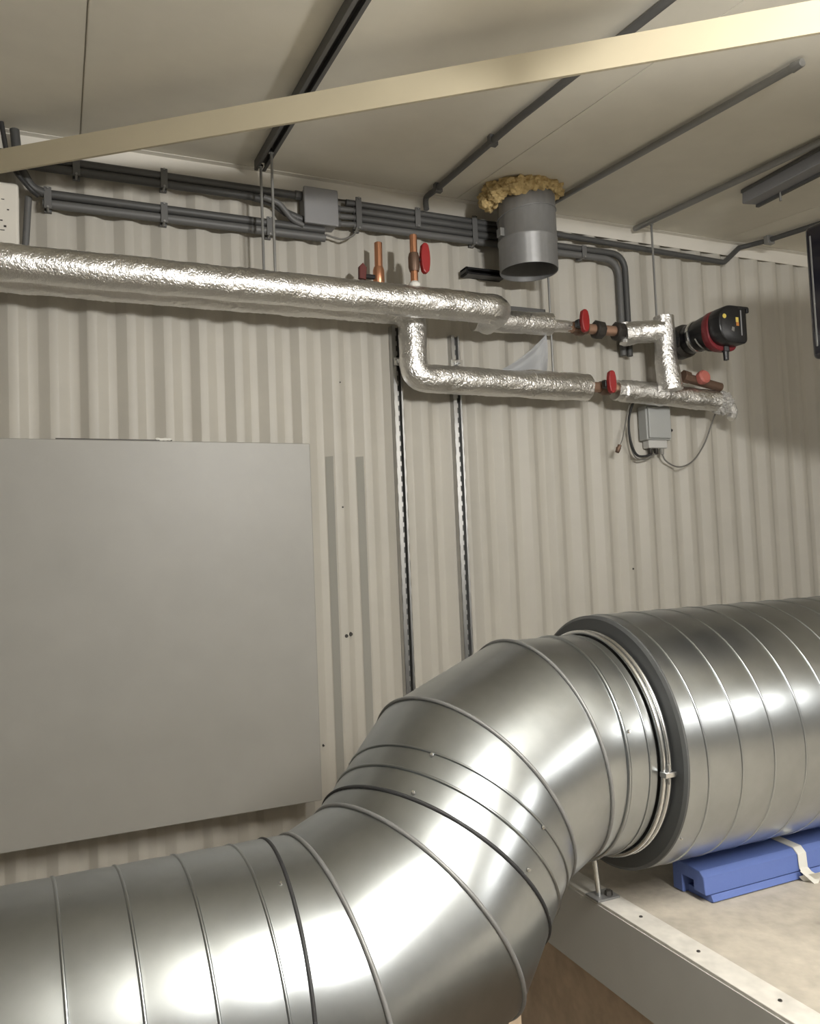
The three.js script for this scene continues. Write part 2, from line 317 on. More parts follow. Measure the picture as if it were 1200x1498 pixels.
{
  const t = thing('duct_elbow', 'upper galvanised three-piece duct elbow turning level into the insulated duct', 'duct', [PI.x, PI.y - DR, PI.z]);
  const at = s => PJ.clone().addScaledVector(d2, s);
  part(t, 'gasket', bead(PJ, d2, d2, DR - 0.0003, 0.0034), M.rubber, 'black sealing ring');
  part(t, 'sleeve', segment(at(0.001), d2, at(0.043), d2, DR - 0.001, 96, 6, 0.0004), M.steel);
  part(t, 'bead', bead(at(0.043), d2, d2, DR - 0.0002, 0.0024), M.steel);
  part(t, 'sleeve', segment(at(0.043), d2, at(0.083), d2, DR - 0.0012, 96, 6, 0.0004), M.steel);
  part(t, 'bead', bead(at(0.083), d2, d2, DR - 0.0004, 0.002), M.steel);
  part(t, 'collar', segment(at(0.083), d2, PI, bis(d2, d3), DR), M.steel);
  part(t, 'standing_seam', bead(PI, d2, bis(d2, d3), DR + 0.0005, 0.0036), M.dullSteel);
  part(t, 'gore', segment(PI, bis(d2, d3), PG, bis(d3, ex), DR), M.steel);
  part(t, 'standing_seam', bead(PG, d3, bis(d3, ex), DR + 0.0005, 0.0036), M.dullSteel);
  const H = x => V(x, PG.y, PG.z);
  part(t, 'collar', segment(PG, bis(d3, ex), H(0.842), ex, DR - 0.001), M.steel);
  part(t, 'bead', bead(H(0.844), ex, ex, DR - 0.001, 0.004), M.steel);
  part(t, 'sleeve', segment(H(0.846), ex, H(0.886), ex, DR - 0.001, 96, 6, 0.0003), M.steel);
  part(t, 'bead', bead(H(0.887), ex, ex, DR - 0.001, 0.002), M.steel);
  part(t, 'sleeve', segment(H(0.887), ex, H(0.903), ex, DR - 0.002, 96, 4, 0), M.steel);
  part(t, 'gap_sleeve', segment(H(0.903), ex, H(0.9335), ex, DR - 0.006, 96, 4, 0), M.rubber, 'dark sleeve in the gap');  // near-black sleeve closing the gap before the insulated duct
  for (const [p, n] of [[[0.461, -0.346, 1.112], [-0.356, 0.775, 0.522]], [[0.601, -0.456, 1.19], [0.331, 0.22, 0.918]], [[0.646, -0.412, 1.163], [0.317, 0.238, 0.918]], [[0.507, -0.305, 1.081], [-0.369, 0.78, 0.506]], [[0.845, -0.276, 1.095], [0, 0.457, 0.889]], [[0.854, -0.308, 1.108], [0, 0.296, 0.955]]]) screwHead(t, p, n);
}
{
  const t = thing('insulated_duct', 'wide insulated spiral duct lying above the blue foam at the right', 'duct', [1.8, PG.y - 0.233, PG.z]);
  const [g, s] = spiral(0.94, 3.6, PG, 0.233, 0.0752, 0.9705, 0.0008);
  part(t, 'shell', g, M.steel); part(t, 'lock_seam', s, M.steel);
  part(t, 'end_ring', lathe([[0.196, 0], [0.228, 0], [0.2335, 0.004], [0.2335, 0.014], [0.2325, 0.014]], [0.932, PG.y, PG.z], [1, 0, 0], 120), M.steelEnd, 'dark end ring of the insulation');
  screwHead(t, [0.947, -0.496, 1.111], [0, -0.555, 0.832]);
  const h = thing('hoop_clamp', 'twin bright steel hoop clamp tightened round the gap before the insulated duct', 'clamp', [0.917, PG.y - 0.206, PG.z]);
  for (const x of [0.9115, 0.9235]) part(h, 'hoop', bead(V(x, PG.y, PG.z), ex, ex, 0.2025, 0.0052), M.zinc);
  const b = V(0.917, -0.382, 1.128);
  part(h, 'clamp_bolt', [box(0.905, 0.93, b.y - 0.006, b.y + 0.004, b.z - 0.012, b.z + 0.004, 0.002), cyl([b.x - 0.002, b.y - 0.016, b.z], [b.x - 0.002, b.y + 0.016, b.z], 0.0028)], M.zinc);
}
{ // short steel stand under the duct
  const t = thing('duct_stand', 'short steel rod standing on the deck edge under the upper elbow', 'stand', [0.912, DECK, 0.92]);
  part(t, 'rod', cyl([0.912, DECK + 0.003, 0.92], [0.905, -0.566, 0.918], 0.0052), M.zinc);
  part(t, 'foot_plate', box(0.895, 0.945, DECK + 0.003, DECK + 0.007, 0.9, 0.94, 0.001), M.dullSteel);
  part(t, 'nut', cyl([0.928, DECK + 0.007, 0.928], [0.928, DECK + 0.016, 0.928], 0.008, 0.007, 6), M.darkNut);
}
solo('timber_post', box(0.712, 0.745, FLOOR, -0.665, 0.86, 0.9, 0.002), M.timber, 'pale timber post standing behind the lower duct elbow', 'post');

// ---------------------------------------------------------------- blue foam profile
{
  const t = thing('foam_profile', 'blue foam packing profile lying on the deck under the insulated duct', 'foam', [1.45, DECK, 1.0]);
  const sec = [[0.0, 0], [0, 0.045], [0.008, 0.053], [0.07, 0.05], [0.079, 0.042], [0.081, 0.014], [0.055, 0.014], [0.055, 0.032], [0.022, 0.032], [0.022, 0]];   // [z, y]
  const g = extrude(sec, 0.86, 0.002); g.rotateY(-Math.PI / 2); g.translate(0.86 + 1.066, DECK + 0.004, 0.95);
  part(t, 'upper_profile', planarUV(g), M.blue);
  const g2 = extrude([[0.024, 0], [0.024, 0.0105], [0.082, 0.0105], [0.086, 0.002], [0.083, 0]], 0.85, 0.0015); g2.rotateY(-Math.PI / 2); g2.translate(0.85 + 1.079, DECK + 0.002, 0.95);
  part(t, 'lower_strip', planarUV(g2), M.blue);
  const s = thing('tape_strap', 'white tape strap tied round the blue foam with a loose end', 'strap', [1.31, DECK, 1.0]);
  const prof = [[-0.003, 0.0], [-0.003, 0.05], [0.007, 0.06], [0.073, 0.057], [0.084, 0.047], [0.086, 0.02], [0.095, 0.014], [0.096, 0.003], [0.092, 0.0005], [0, 0.0005]];
  const inn = prof.map(([a, b]) => [0.045 + (a - 0.045) * 0.965, 0.03 + (b - 0.03) * 0.93]);
  const band = extrude(prof, 0.022, 0, [inn]); band.rotateY(-Math.PI / 2); band.translate(1.32, DECK + 0.0005, 0.95);
  part(s, 'band', planarUV(band), M.tape);
  const tail = new THREE.PlaneGeometry(0.022, 0.04, 6, 6), p = tail.attributes.position;
  for (let i = 0; i < p.count; i++) { const x = p.getX(i), y = p.getY(i); p.setXYZ(i, x * (0.5 + (0.02 - y) * 20 * 0.5), y, 0.008 * Math.sin(y * 60) + 0.2 * x * x * 20); }
  tail.computeVertexNormals(); const tail2 = tail.clone(); tail2.rotateX(-0.6); tail2.rotateZ(0.9); tail2.translate(1.3, DECK + 0.016, 1.058); tail.rotateX(0.5); tail.rotateZ(-0.8); tail.translate(1.303, DECK + 0.014, 1.06);
  const tm = M.tape.clone(); tm.side = THREE.DoubleSide;
  part(s, 'loose_end', [tail, tail2], tm);
}

// ---------------------------------------------------------------- grey cabinet on the wall at the left
{
  const t = thing('wall_cabinet', 'large plain grey sheet-metal cabinet fixed to the corrugated wall at the left', 'cabinet', [0, -0.641, 0.06]);
  part(t, 'front_panel', box(-1.0, 0.62, -0.641, 0.309, 0.108, 0.12, 0.003), M.cabinet);
  part(t, 'body', box(-0.998, 0.617, -0.639, 0.306, 0.009, 0.108, 0.001), M.cabinet);
  part(t, 'top_seam', box(-0.01, 0.26, 0.3085, 0.3115, 0.07, 0.119), M.darkNut, 'thin dark slot along the top edge');
  part(t, 'sealant', [0, 1, 2, 3].map(i => { const g = new THREE.IcosahedronGeometry(0.004 + 0.0015 * rnd(), 1); g.scale(1.6, 0.8, 0.6); g.translate(0.225 + i * 0.009, 0.3115 + 0.002 * rnd(), 0.119); return planarUV(g); }), M.tape, 'white dab of sealant');
}
// white notice box and its dark trunking at the far left
{
  const t = thing('distribution_box', 'white box with small dark print at the left edge above the foil pipes', 'box', [-0.2, 0.8, 0.03]);
  part(t, 'cover', box(-0.34, -0.083, 0.765, 0.95, 0.045, 0.062, 0.008), M.white); part(t, 'base', box(-0.335, -0.088, 0.77, 0.945, 0.009, 0.046, 0.004), M.white);
  const marks = []; for (const [x, y, w, h] of [[-0.118, 0.905, 0.007, 0.002], [-0.107, 0.88, 0.005, 0.003], [-0.122, 0.852, 0.006, 0.003], [-0.114, 0.838, 0.006, 0.005], [-0.12, 0.828, 0.01, 0.002], [-0.16, 0.9, 0.012, 0.003], [-0.16, 0.86, 0.02, 0.003]]) marks.push(box(x - w / 2, x + w / 2, y - h / 2, y + h / 2, 0.0615, 0.0625));
  for (const g of marks) part(t, 'print', g, M.darkNut);
  solo('cable_trunking', sweep(filleted([[-0.062, 0.93, 0.035], [-0.068, 0.84, 0.035], [-0.078, 0.7, 0.035]], 0.1), 0.0085, 12), M.conduitMid, 'dark grey trunking dropping beside the white box behind the foil pipes', 'trunking');
}

// ---------------------------------------------------------------- strut channels
function channel(w, d, t, lip) { return [[-w / 2, 0], [w / 2, 0], [w / 2, d], [w / 2 - lip, d], [w / 2 - lip, d - t * 1.6], [w / 2 - lip + t, d - t * 1.6], [w / 2 - lip + t, d - t], [w / 2 - t, d - t], [w / 2 - t, t], [-w / 2 + t, t], [-w / 2 + t, d - t], [-w / 2 + lip - t, d - t], [-w / 2 + lip - t, d - t * 1.6], [-w / 2 + lip, d - t * 1.6], [-w / 2 + lip, d], [-w / 2, d]]; }
for (const [x, y1, label] of [[0.924, 0.68, 'left of the two upright slotted steel channels on the wall'], [1.12, 0.665, 'right of the two upright slotted steel channels on the wall']]) {
  const y0 = -0.62, t = thing('strut_channel', label, 'channel', [x, y0, 0.02]);
  const w = 0.03, d = 0.024, th = 0.002, z = 0.0085;
  part(t, 'flange', [box(x - w / 2, x - w / 2 + th, y0, y1, z, z + d, 0.0005), box(x - w / 2, x - w / 2 + 0.012, y0, y1, z + d - th, z + d, 0.0005)], M.strut);
  part(t, 'flange', [box(x + w / 2 - th, x + w / 2, y0, y1, z, z + d, 0.0005), box(x + w / 2 - 0.006, x + w / 2, y0, y1, z + d - th, z + d, 0.0005)], M.strut);
  const web = [box(x - w / 2, x - 0.005, y0, y1, z, z + th), box(x + 0.005, x + w / 2, y0, y1, z, z + th)];
  for (let y = y0; y < y1; y += 0.032) web.push(box(x - 0.005, x + 0.005, y, Math.min(y + 0.018, y1), z, z + th));
  part(t, 'slotted_web', web, M.conduitMid);  // shade inside the open channel put into the web's darker colour
  const teeth = []; for (let y = y0 + 0.01; y < y1 - 0.02; y += 0.03) teeth.push(box(x - w / 2 + 0.0118, x - w / 2 + 0.0155, y, y + 0.013, z + d - 0.004, z + d - 0.0008));
  part(t, 'serration', teeth, M.strut);
}
{ // black arm brackets
  solo('arm_bracket', [box(1.16, 1.3, 0.872, 0.879, 0.009, 0.05, 0.001), box(1.16, 1.3, 0.857, 0.863, 0.009, 0.05, 0.001), box(1.16, 1.166, 0.857, 0.879, 0.009, 0.05), box(1.2, 1.3, 0.857, 0.879, 0.009, 0.016)], M.black, 'short black slotted bracket on the wall beside the round duct stub', 'bracket');
  solo('arm_bracket', box(1.22, 1.45, 0.757, 0.772, 0.009, 0.04, 0.002), M.conduitMid, 'dark flat bracket along the wall above the short upper foil sleeve', 'bracket');
}

for (const [c, label] of [[0.7123, 'left of two added thin strips darkening the wall slopes beside the cabinet'], [0.8057, 'right of two added thin strips darkening the wall slopes beside the cabinet']]) {  // strips added to darken two left-facing slopes of the wall sheet
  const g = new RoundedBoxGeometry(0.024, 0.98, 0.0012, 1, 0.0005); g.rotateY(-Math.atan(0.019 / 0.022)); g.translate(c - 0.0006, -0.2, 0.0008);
  solo('slope_tone_strip', planarUV(g), M.slopeToneGrey, label, 'strip');
}

// ---------------------------------------------------------------- conduits and cables
const tube = (pts, r, fil = 0.05, seg = 14) => sweep(filleted(pts, fil, 0.015), r, seg);
const CL = 'dark conduits along the top of the wall';
[['upper', 1.034, 0.62], ['lower', 1.0125, 0.5]].forEach(([w, y, xe], i) =>
  solo('conduit', tube(i ? [[-1.7, y, 0.034], [0.5, y, 0.034], [0.56, y - 0.01, 0.036], [0.6, 0.975, 0.04], [0.645, 0.962, 0.04]] : [[-1.7, y, 0.034], [0.645, y, 0.034]], 0.0108), M.conduit, i ? 'second dark conduit from the ceiling, swinging down into the junction box' : 'topmost dark conduit running straight into the junction box', 'conduit', CL));
solo('conduit', tube([[0.53, 1.006, 0.055], [0.575, 0.995, 0.055], [0.61, 0.955, 0.05], [0.645, 0.945, 0.045]], 0.008), M.conduitMid, 'short bent grey cable entering the lower left of the junction box', 'cable');
solo('conduit', tube([[-0.09, 1.085, 0.06], [-0.083, 1.0, 0.06], [-0.055, 0.948, 0.05], [-0.02, 0.944, 0.034], [0.71, 0.942, 0.034]], 0.0115, 0.03), M.conduit, 'dark conduit bending down at the left and running below the junction box', 'conduit', CL);
solo('conduit', tube([[-0.03, 0.919, 0.033], [0.712, 0.92, 0.033]], 0.0115), M.conduitMid, 'dark grey conduit lowest on the wall, ending below the junction box', 'conduit', CL);
solo('conduit', tube([[-0.118, 1.09, 0.078], [-0.105, 1.0, 0.078], [-0.082, 0.962, 0.078], [-0.055, 0.932, 0.074], [-0.04, 0.926, 0.06]], 0.006, 0.03), M.cable, 'thin black cable looping round the corner of the white box', 'cable');
const rightBundle = [1.034, 1.0125, 0.991, 0.969];
rightBundle.forEach((y, i) => {
  const xv = 1.785 - i * 0.022, pts = i === 0 ? [[0.78, y, 0.034], [1.5, y - 0.004, 0.034], [2.24, 1.016, 0.03], [2.325, 1.083, 0.024]] : i === 1 ? [[0.8, y, 0.034], [1.45, y, 0.034]] : [[0.8, y, 0.034], [i === 2 ? 1.784 : 1.757, y + (i === 2 ? 0.0 : 0.0), 0.034], [i === 2 ? 1.784 : 1.757, 0.64, 0.034]];
  solo('conduit', tube(pts, i === 0 ? 0.0095 : 0.0108, i === 0 ? 0.03 : 0.06), i === 3 ? M.conduitMid : M.conduit,
    ['dark conduit right of the junction box, carried along the ceiling edge to the right', 'short dark conduit right of the junction box ending behind the round duct stub', 'dark conduit right of the stub, outer of the two bending down behind the pipework', 'dark conduit right of the stub, inner of the two bending down behind the pipework'][i], 'conduit', CL);
});
// spacer clips over the conduits
for (const [x, y0, y1, label] of [[0.266, 0.998, 1.05, 'grey clip over the upper pair of conduits'], [0.264, 0.903, 0.957, 'grey clip over the lower pair of conduits, below the first clip'], [-0.018, 0.903, 0.958, 'grey clip at the left bend of the lower conduits'], [0.05, 0.998, 1.05, 'grey clip on the upper conduits behind the cream brace'], [0.548, 0.903, 0.956, 'grey clip on the lower conduits behind the hanger rods'], [0.815, 0.955, 1.05, 'tall grey clip over the four conduits right of the junction box'], [1.005, 0.985, 1.045, 'grey clip on the conduits below the ceiling conduit'], [1.2, 0.955, 1.045, 'grey clip over the conduits left of the round duct stub'], [1.61, 0.958, 1.0, 'grey clip on the conduits right of the round duct stub']]) {
  const t = thing('conduit_clip', label, 'clip', [x, y0, 0.03], 'clips over the wall conduits');
  part(t, 'strap', box(x - 0.009, x + 0.009, y0, y1, 0.0445, 0.048, 0.0015), M.conduitMid); part(t, 'back_plate', box(x - 0.009, x + 0.009, y0, y1, 0.01, 0.021, 0.001), M.conduitMid);
  for (const y of [y0 + 0.003, y1 - 0.003]) part(t, 'screw', cyl([x, y, 0.02], [x, y, 0.051], 0.0035, 0.003, 8), M.conduitSteel);
}
{ // junction box
  const t = thing('junction_box', 'square grey junction box on the wall where the conduits meet', 'junction box', [0.69, 0.945, 0.035]);
  part(t, 'base', box(0.646, 0.742, 0.948, 1.048, 0.009, 0.058, 0.004), M.greyPlastic); part(t, 'lid', box(0.643, 0.745, 0.945, 1.051, 0.058, 0.068, 0.004), M.greyPlastic);
  for (const y of [1.034, 0.962]) part(t, 'gland', cyl([0.626, y, 0.036], [0.647, y, 0.036], 0.0135, 0.0125, 8), M.conduitMid);
  for (const y of [1.012, 0.99, 0.968]) part(t, 'gland', cyl([0.742, y, 0.034], [0.76, y, 0.034], 0.0115, 0.0105, 8), M.conduitMid);
}
[[1.012, 1.0125], [0.99, 0.991], [0.968, 0.97]].forEach(([a, b], i) => solo('cable', tube([[0.758, a, 0.034], [0.772, a, 0.036], [0.8, b, 0.036]], 0.008), M.conduitMid, ['upper', 'middle', 'lower'][i] + ' of three short grey cables leaving the right side of the junction box', 'cable'));
solo('cable', tube([[0.712, 0.925, 0.045], [0.76, 0.915, 0.045], [0.8, 0.935, 0.045], [0.81, 0.965, 0.045]], 0.003), M.cableGrey, 'thin grey wire sagging below the right side of the junction box', 'cable');
// runs under the ceiling, away from the wall
const under = (z, o) => ceilY(z) - o;
solo('ceiling_conduit', [tube([[1.035, 1.045, 0.045], [1.04, 1.088, 0.03], [1.04, under(0.12, 0.014), 0.12], [1.015, under(0.6, 0.014), 0.6], [1.0, under(1.7, 0.014), 1.7]], 0.0088), ...[[0.12, 1.04], [0.48, 1.021]].map(([z, x]) => box(x - 0.012, x + 0.012, under(z, 0.027), under(z, 0), z - 0.008, z + 0.008, 0.002))], M.conduitMid, 'dark ceiling conduit rising from the conduits left of the round duct stub', 'conduit');
{
  const t = thing('ceiling_conduit', 'grey ceiling conduit with a rounded free end right of the round duct stub', 'conduit', [1.42, 1.02, 0.6]);
  part(t, 'pipe', sweep(filleted([[1.425, under(0.02, 0.014), 0.02], [1.41, under(1.06, 0.014), 1.06]], 0.05), 0.0085, 14), M.conduitSteel);
  part(t, 'end_cap', cyl([1.41, under(1.05, 0.014), 1.05], [1.4095, under(1.075, 0.014), 1.075], 0.0105, 0.0085), M.conduitSteel);
}
solo('ceiling_conduit', tube([[1.832, under(0.04, 0.014), 0.04], [1.785, under(0.8, 0.014), 0.8], [1.76, under(1.5, 0.014), 1.5]], 0.0095), M.conduitSteel, 'grey ceiling conduit ending at the wall above the pump pipework', 'conduit');
{
  const t = thing('ceiling_conduit', 'dark thin ceiling conduit at the far right behind the black panel', 'conduit', [2.36, 1.07, 0.4]);
  part(t, 'pipe', tube([[2.325, 1.083, 0.024], [2.35, under(0.06, 0.014), 0.06], [2.36, under(0.12, 0.014), 0.12], [2.37, under(0.9, 0.014), 0.9]], 0.009, 0.02), M.conduit);
  part(t, 'saddle', box(2.343, 2.376, under(0.13, 0.03), under(0.13, 0), 0.12, 0.14, 0.002), M.conduitSteel);
}
{
  const t = thing('ceiling_channel', 'dark open strut channel under the ceiling that carries the hanger rods', 'channel', [0.505, 1.0, 0.6]);
  const g = extrude(channel(0.03, 0.026, 0.0022, 0.0085), 1.7); // profile y = down
  g.rotateZ(Math.PI); g.rotateX(Math.atan(0.1108)); g.rotateY(-0.02); g.translate(0.518, ceilY(0.075) - 0.0008, 0.075);
  part(t, 'channel', planarUV(g), M.conduitMid);
  const t2 = thing('ceiling_trunking', 'grey box trunking under the ceiling at the right edge with a short hanging wire', 'trunking', [1.9, 1.0, 0.8]);
  const body = box(-0.028, 0.028, -0.042, -0.002, 0, 0.95, 0.003), base = box(-0.032, 0.032, -0.01, -0.0005, 0.0, 0.95), rail = box(0.018, 0.03, -0.05, -0.041, 0.0, 0.95, 0.002);
  for (const g2 of [body, base, rail]) { g2.rotateX(Math.atan(0.1108)); g2.rotateY(-0.2); g2.translate(1.93, ceilY(0.45), 0.45); }
  part(t2, 'body', body, M.greyPlastic); part(t2, 'backing', base, M.conduitMid); part(t2, 'rail', rail, M.conduit);
  part(t2, 'hanging_wire', cyl([1.925, 0.975, 0.56], [1.925, 1.005, 0.56], 0.003), M.cableGrey);
}
for (const [x, z, y0, y1, label] of [[0.514, 0.1, 0.742, under(0.1, 0.012), 'left hanger rod from the ceiling channel to the foil pipes'], [0.517, 0.208, 0.738, under(0.208, 0.012), 'right hanger rod from the ceiling channel to the foil pipes'], [1.436, 0.085, 0.54, ceilY(0.085), 'hanger rod behind the round duct stub reaching down to the lower foil pipe'], [1.851, 0.1, 0.745, ceilY(0.1), 'thin hanger rod above the upright foil pipe by the pump']]) {
  const t = thing('hanger_rod', label, 'rod', [x, y0, z], 'threaded hanger rods');
  part(t, 'rod', cyl([x, y0, z], [x, y1 - 0.002, z], 0.0036, 0.0036, 10), M.conduitSteel); part(t, 'nut', cyl([x, y1 - 0.016, z], [x, y1 - 0.008, z], 0.0075, 0.0075, 6), M.zinc);
}

// ---------------------------------------------------------------- cream diagonal brace under the ceiling
{
  const A = V(-0.12, 0.985, 0.09), B = V(1.17, 0.868, 1.29), d = dir(A, B), a = A.clone().addScaledVector(d, -0.03), L = a.distanceTo(B) + 1.3;
  const side = V(0, 1, 0).cross(d).normalize(), up = d.clone().cross(side);   // side looks away from the eye
  const sec = [[0.0005, 0.0225], [0.03, 0.0235], [0.03, 0.0275], [-0.0045, 0.0275], [-0.0045, -0.0275], [0.0005, -0.0275]];
  const g = extrude(sec, L, 0.0008); g.applyMatrix4(new THREE.Matrix4().makeBasis(side, up, d));
  g.translate(a.x, a.y, a.z);
  solo('diagonal_brace', planarUV(g), M.brace, 'long cream steel angle crossing diagonally under the ceiling', 'brace');
}

// ---------------------------------------------------------------- foil-wrapped pipes
function foilTube(pts, r, fil, sd, amp = 0.0022, seg = 44) {
  return sweep(filleted(pts, fil, 0.004), (l, a, p) => {
    const c = Math.cos(a), s = Math.sin(a), n = fbm(l * 14 + sd, c * 1.3, s * 1.3 + sd, 2), m = 1 - 2 * Math.abs(noise.noise(l * 46 + sd, c * 3.2 + 5, s * 3.2)), k = noise.noise(l * 120, c * 7 + sd, s * 7);
    return (typeof r === 'function' ? r(l) : r) + amp * (0.75 * n + 0.42 * m * m + 0.22 * k);
  }, seg);
}
{
  const t = thing('foil_pipe', 'front foil-wrapped pipe of the long pair, ending right in a short narrower sleeve', 'pipe', [0.3, 0.66, 0.2]);
  part(t, 'foil_sleeve', foilTube([[-1.7, 0.7, 0.2], [1.185, 0.7, 0.2], [1.19, 0.696, 0.1]], 0.0415, 0.042, 1, 0.003), M.foil);
  part(t, 'foil_sleeve', foilTube([[1.15, 0.697, 0.1], [1.424, 0.703, 0.1]], l => 0.033 + (l > 0.19 ? 0.0012 : 0), 0.03, 9, 0.0022), M.foil);
  part(t, 'foil_end', foilTube([[1.42, 0.7, 0.1], [1.497, 0.701, 0.1]], l => 0.021 - l * 0.05, 0.02, 15, 0.003, 28), M.foil);
}
{
  const t = thing('foil_pipe', 'rear foil-wrapped pipe of the long pair, dropping to a lower run toward the right', 'pipe', [0.5, 0.47, 0.1]);
  part(t, 'foil_sleeve', foilTube([[-1.7, 0.704, 0.1], [0.946, 0.704, 0.1], [0.946, 0.508, 0.1], [1.552, 0.508, 0.1]], l => 0.0405 + (l > 3.16 ? 0.0015 : 0), 0.05, 21, 0.0036), M.foil);
  part(t, 'foil_tape', foilTube([[1.34, 0.508, 0.1], [1.43, 0.508, 0.1]], 0.0435, 0.02, 31, 0.002), M.foil);
}
// copper between the sleeves and the pump, with red-handled valves
function handle(parent, c, w, h, d) { const o = []; for (let i = 0; i < 14; i++) { const a = i / 14 * 2 * Math.PI; o.push([Math.cos(a) * w / 2, Math.sin(a) * h / 2 * (1 - 0.06 * Math.cos(4 * a))]); } const g = extrude(o, d, 0.003); g.translate(c[0], c[1], c[2] - d / 2); part(parent, 'handle', planarUV(g), M.red, 'red handle'); }
for (const [y, xa, xb, hx, label] of [[0.7, 1.485, 1.7, 1.515, 'copper pipe with the upper red-handled valve and dark union nuts'], [0.511, 1.545, 1.68, 1.606, 'copper pipe with the lower red-handled valve between two foil sleeves']]) {
  const t = thing('valve', label, 'valve', [(xa + xb) / 2, y - 0.03, 0.1]);
  part(t, 'copper_pipe', cyl([xa, y, 0.1], [xb, y, 0.1], 0.0165), M.copperDull);
  part(t, 'valve_body', lathe([[0, 0], [0.019, 0], [0.02, 0.008], [0.025, 0.016], [0.025, 0.036], [0.02, 0.044], [0.019, 0.052], [0, 0.052]], [hx - 0.005, y, 0.1], [1, 0, 0], 24), M.bronze);
  part(t, 'stem', [cyl([hx + 0.003, y, 0.1], [hx + 0.003, y + 0.001, 0.152], 0.009), box(hx - 0.02, hx + 0.004, y - 0.011, y + 0.013, 0.13, 0.15, 0.003)], M.black);
  handle(t, [hx, y + 0.006, 0.155], 0.023, 0.07, 0.011);
  if (y > 0.6) { part(t, 'union_nut', cyl([1.592, y, 0.1], [1.626, y - 0.001, 0.1], 0.031, 0.029, 8, 0.005), M.darkNut); part(t, 'union_nut', cyl([1.672, y, 0.1], [1.706, y, 0.1], 0.0315, 0.03, 8, 0.005), M.darkNut); }
}
{ // drain valves standing on the long pair
  const a = thing('drain_valve', 'copper drain valve with a large red handle standing on the front foil pipe', 'valve', [0.915, 0.742, 0.2]);
  part(a, 'copper_pipe', cyl([0.914, 0.735, 0.2], [0.916, 0.889, 0.2], 0.0105), M.copper); part(a, 'valve_body', lathe([[0, 0], [0.013, 0], [0.016, 0.012], [0.016, 0.04], [0.013, 0.052], [0, 0.052]], [0.915, 0.785, 0.2], [0, 1, 0], 20), M.bronze);
  part(a, 'base_ring', lathe([[0, 0], [0.017, 0], [0.017, 0.012], [0.0115, 0.018], [0, 0.018]], [0.914, 0.738, 0.2], [0, 1, 0], 20), M.tape, 'white ring');
  part(a, 'stem', cyl([0.915, 0.815, 0.2], [0.935, 0.817, 0.21], 0.007), M.black); handle(a, [0.942, 0.82, 0.215], 0.022, 0.084, 0.012);
  const b = thing('drain_valve', 'copper drain valve with a small dark red lever standing on the rear foil pipe', 'valve', [0.85, 0.744, 0.1]);
  part(b, 'copper_pipe', cyl([0.847, 0.738, 0.1], [0.85, 0.897, 0.1], 0.0115), M.copper); part(b, 'valve_body', lathe([[0, 0], [0.0145, 0], [0.0165, 0.01], [0.0165, 0.04], [0.0135, 0.05], [0, 0.05]], [0.848, 0.775, 0.1], [0, 1, 0], 20), M.copper);
  part(b, 'stem', box(0.8, 0.85, 0.788, 0.8, 0.094, 0.108, 0.003), M.black); { const g = extrude([[-0.012, -0.014], [0.004, -0.016], [0.007, 0.016], [-0.002, 0.027], [-0.011, 0.018]], 0.012, 0.002); g.translate(0.799, 0.8, 0.098); part(b, 'handle', planarUV(g), M.salmon.clone(), 'dark red lever'); b.children.at(-1).material.color.setRGB(0.12, 0.02, 0.015); }
}
{ // foil tee and upright by the pump
  const t = thing('foil_tee', 'bright foil-wrapped tee whose upright drops in front of the lower run beside the pump', 'pipe', [1.84, 0.5, 0.14]);
  part(t, 'foil_sleeve', foilTube([[1.708, 0.692, 0.1], [1.76, 0.698, 0.115], [1.83, 0.7, 0.15]], l => 0.036, 0.03, 41, 0.004, 36), M.foil);
  part(t, 'foil_sleeve', foilTube([[1.835, 0.746, 0.15], [1.836, 0.6, 0.15], [1.845, 0.5, 0.155]], l => 0.033 + 0.05 * Math.max(0, l - 0.1), 0.06, 47, 0.0026), M.foil);
  part(t, 'foil_collar', foilTube([[1.712, 0.66, 0.1], [1.718, 0.69, 0.1], [1.712, 0.73, 0.1]], 0.017, 0.02, 51, 0.005, 20), M.foil);
  const l = thing('foil_pipe', 'short lower foil run below the pump between the red valve and the crumpled end', 'pipe', [1.87, 0.45, 0.1]);
  part(l, 'foil_sleeve', foilTube([[1.66, 0.505, 0.1], [1.75, 0.501, 0.1], [2.09, 0.486, 0.1]], l2 => 0.0345 - (l2 < 0.03 ? 0.004 : 0) + (l2 > 0.2 ? 0.0 : 0.0015), 0.05, 61, 0.0045), M.foil);
  const e = thing('foil_wad', 'crumpled foil wrapped round the right end of the lower run', 'foil', [2.13, 0.43, 0.1]);
  const g = new THREE.IcosahedronGeometry(0.036, 24), p = g.attributes.position;
  for (let i = 0; i < p.count; i++) { const q = V(p.getX(i), p.getY(i), p.getZ(i)), u = q.clone().normalize(), k = 1 + 0.28 * (1 - 2 * Math.abs(noise.noise(u.x * 2.6, u.y * 2.6 + 3, u.z * 2.6))) - 0.1 + 0.2 * noise.noise(u.x * 6, u.y * 6, u.z * 6 + 9); q.multiplyScalar(k); p.setXYZ(i, q.x, q.y * 1.02, q.z); }
  g.computeVertexNormals(); g.translate(2.115, 0.478, 0.1); part(e, 'wad', g, M.foil);
  part(e, 'tail', foilTube([[2.135, 0.47, 0.12], [2.15, 0.44, 0.12], [2.13, 0.42, 0.12]], l2 => 0.016 - l2 * 0.09, 0.02, 71, 0.004, 18), M.foil);
}
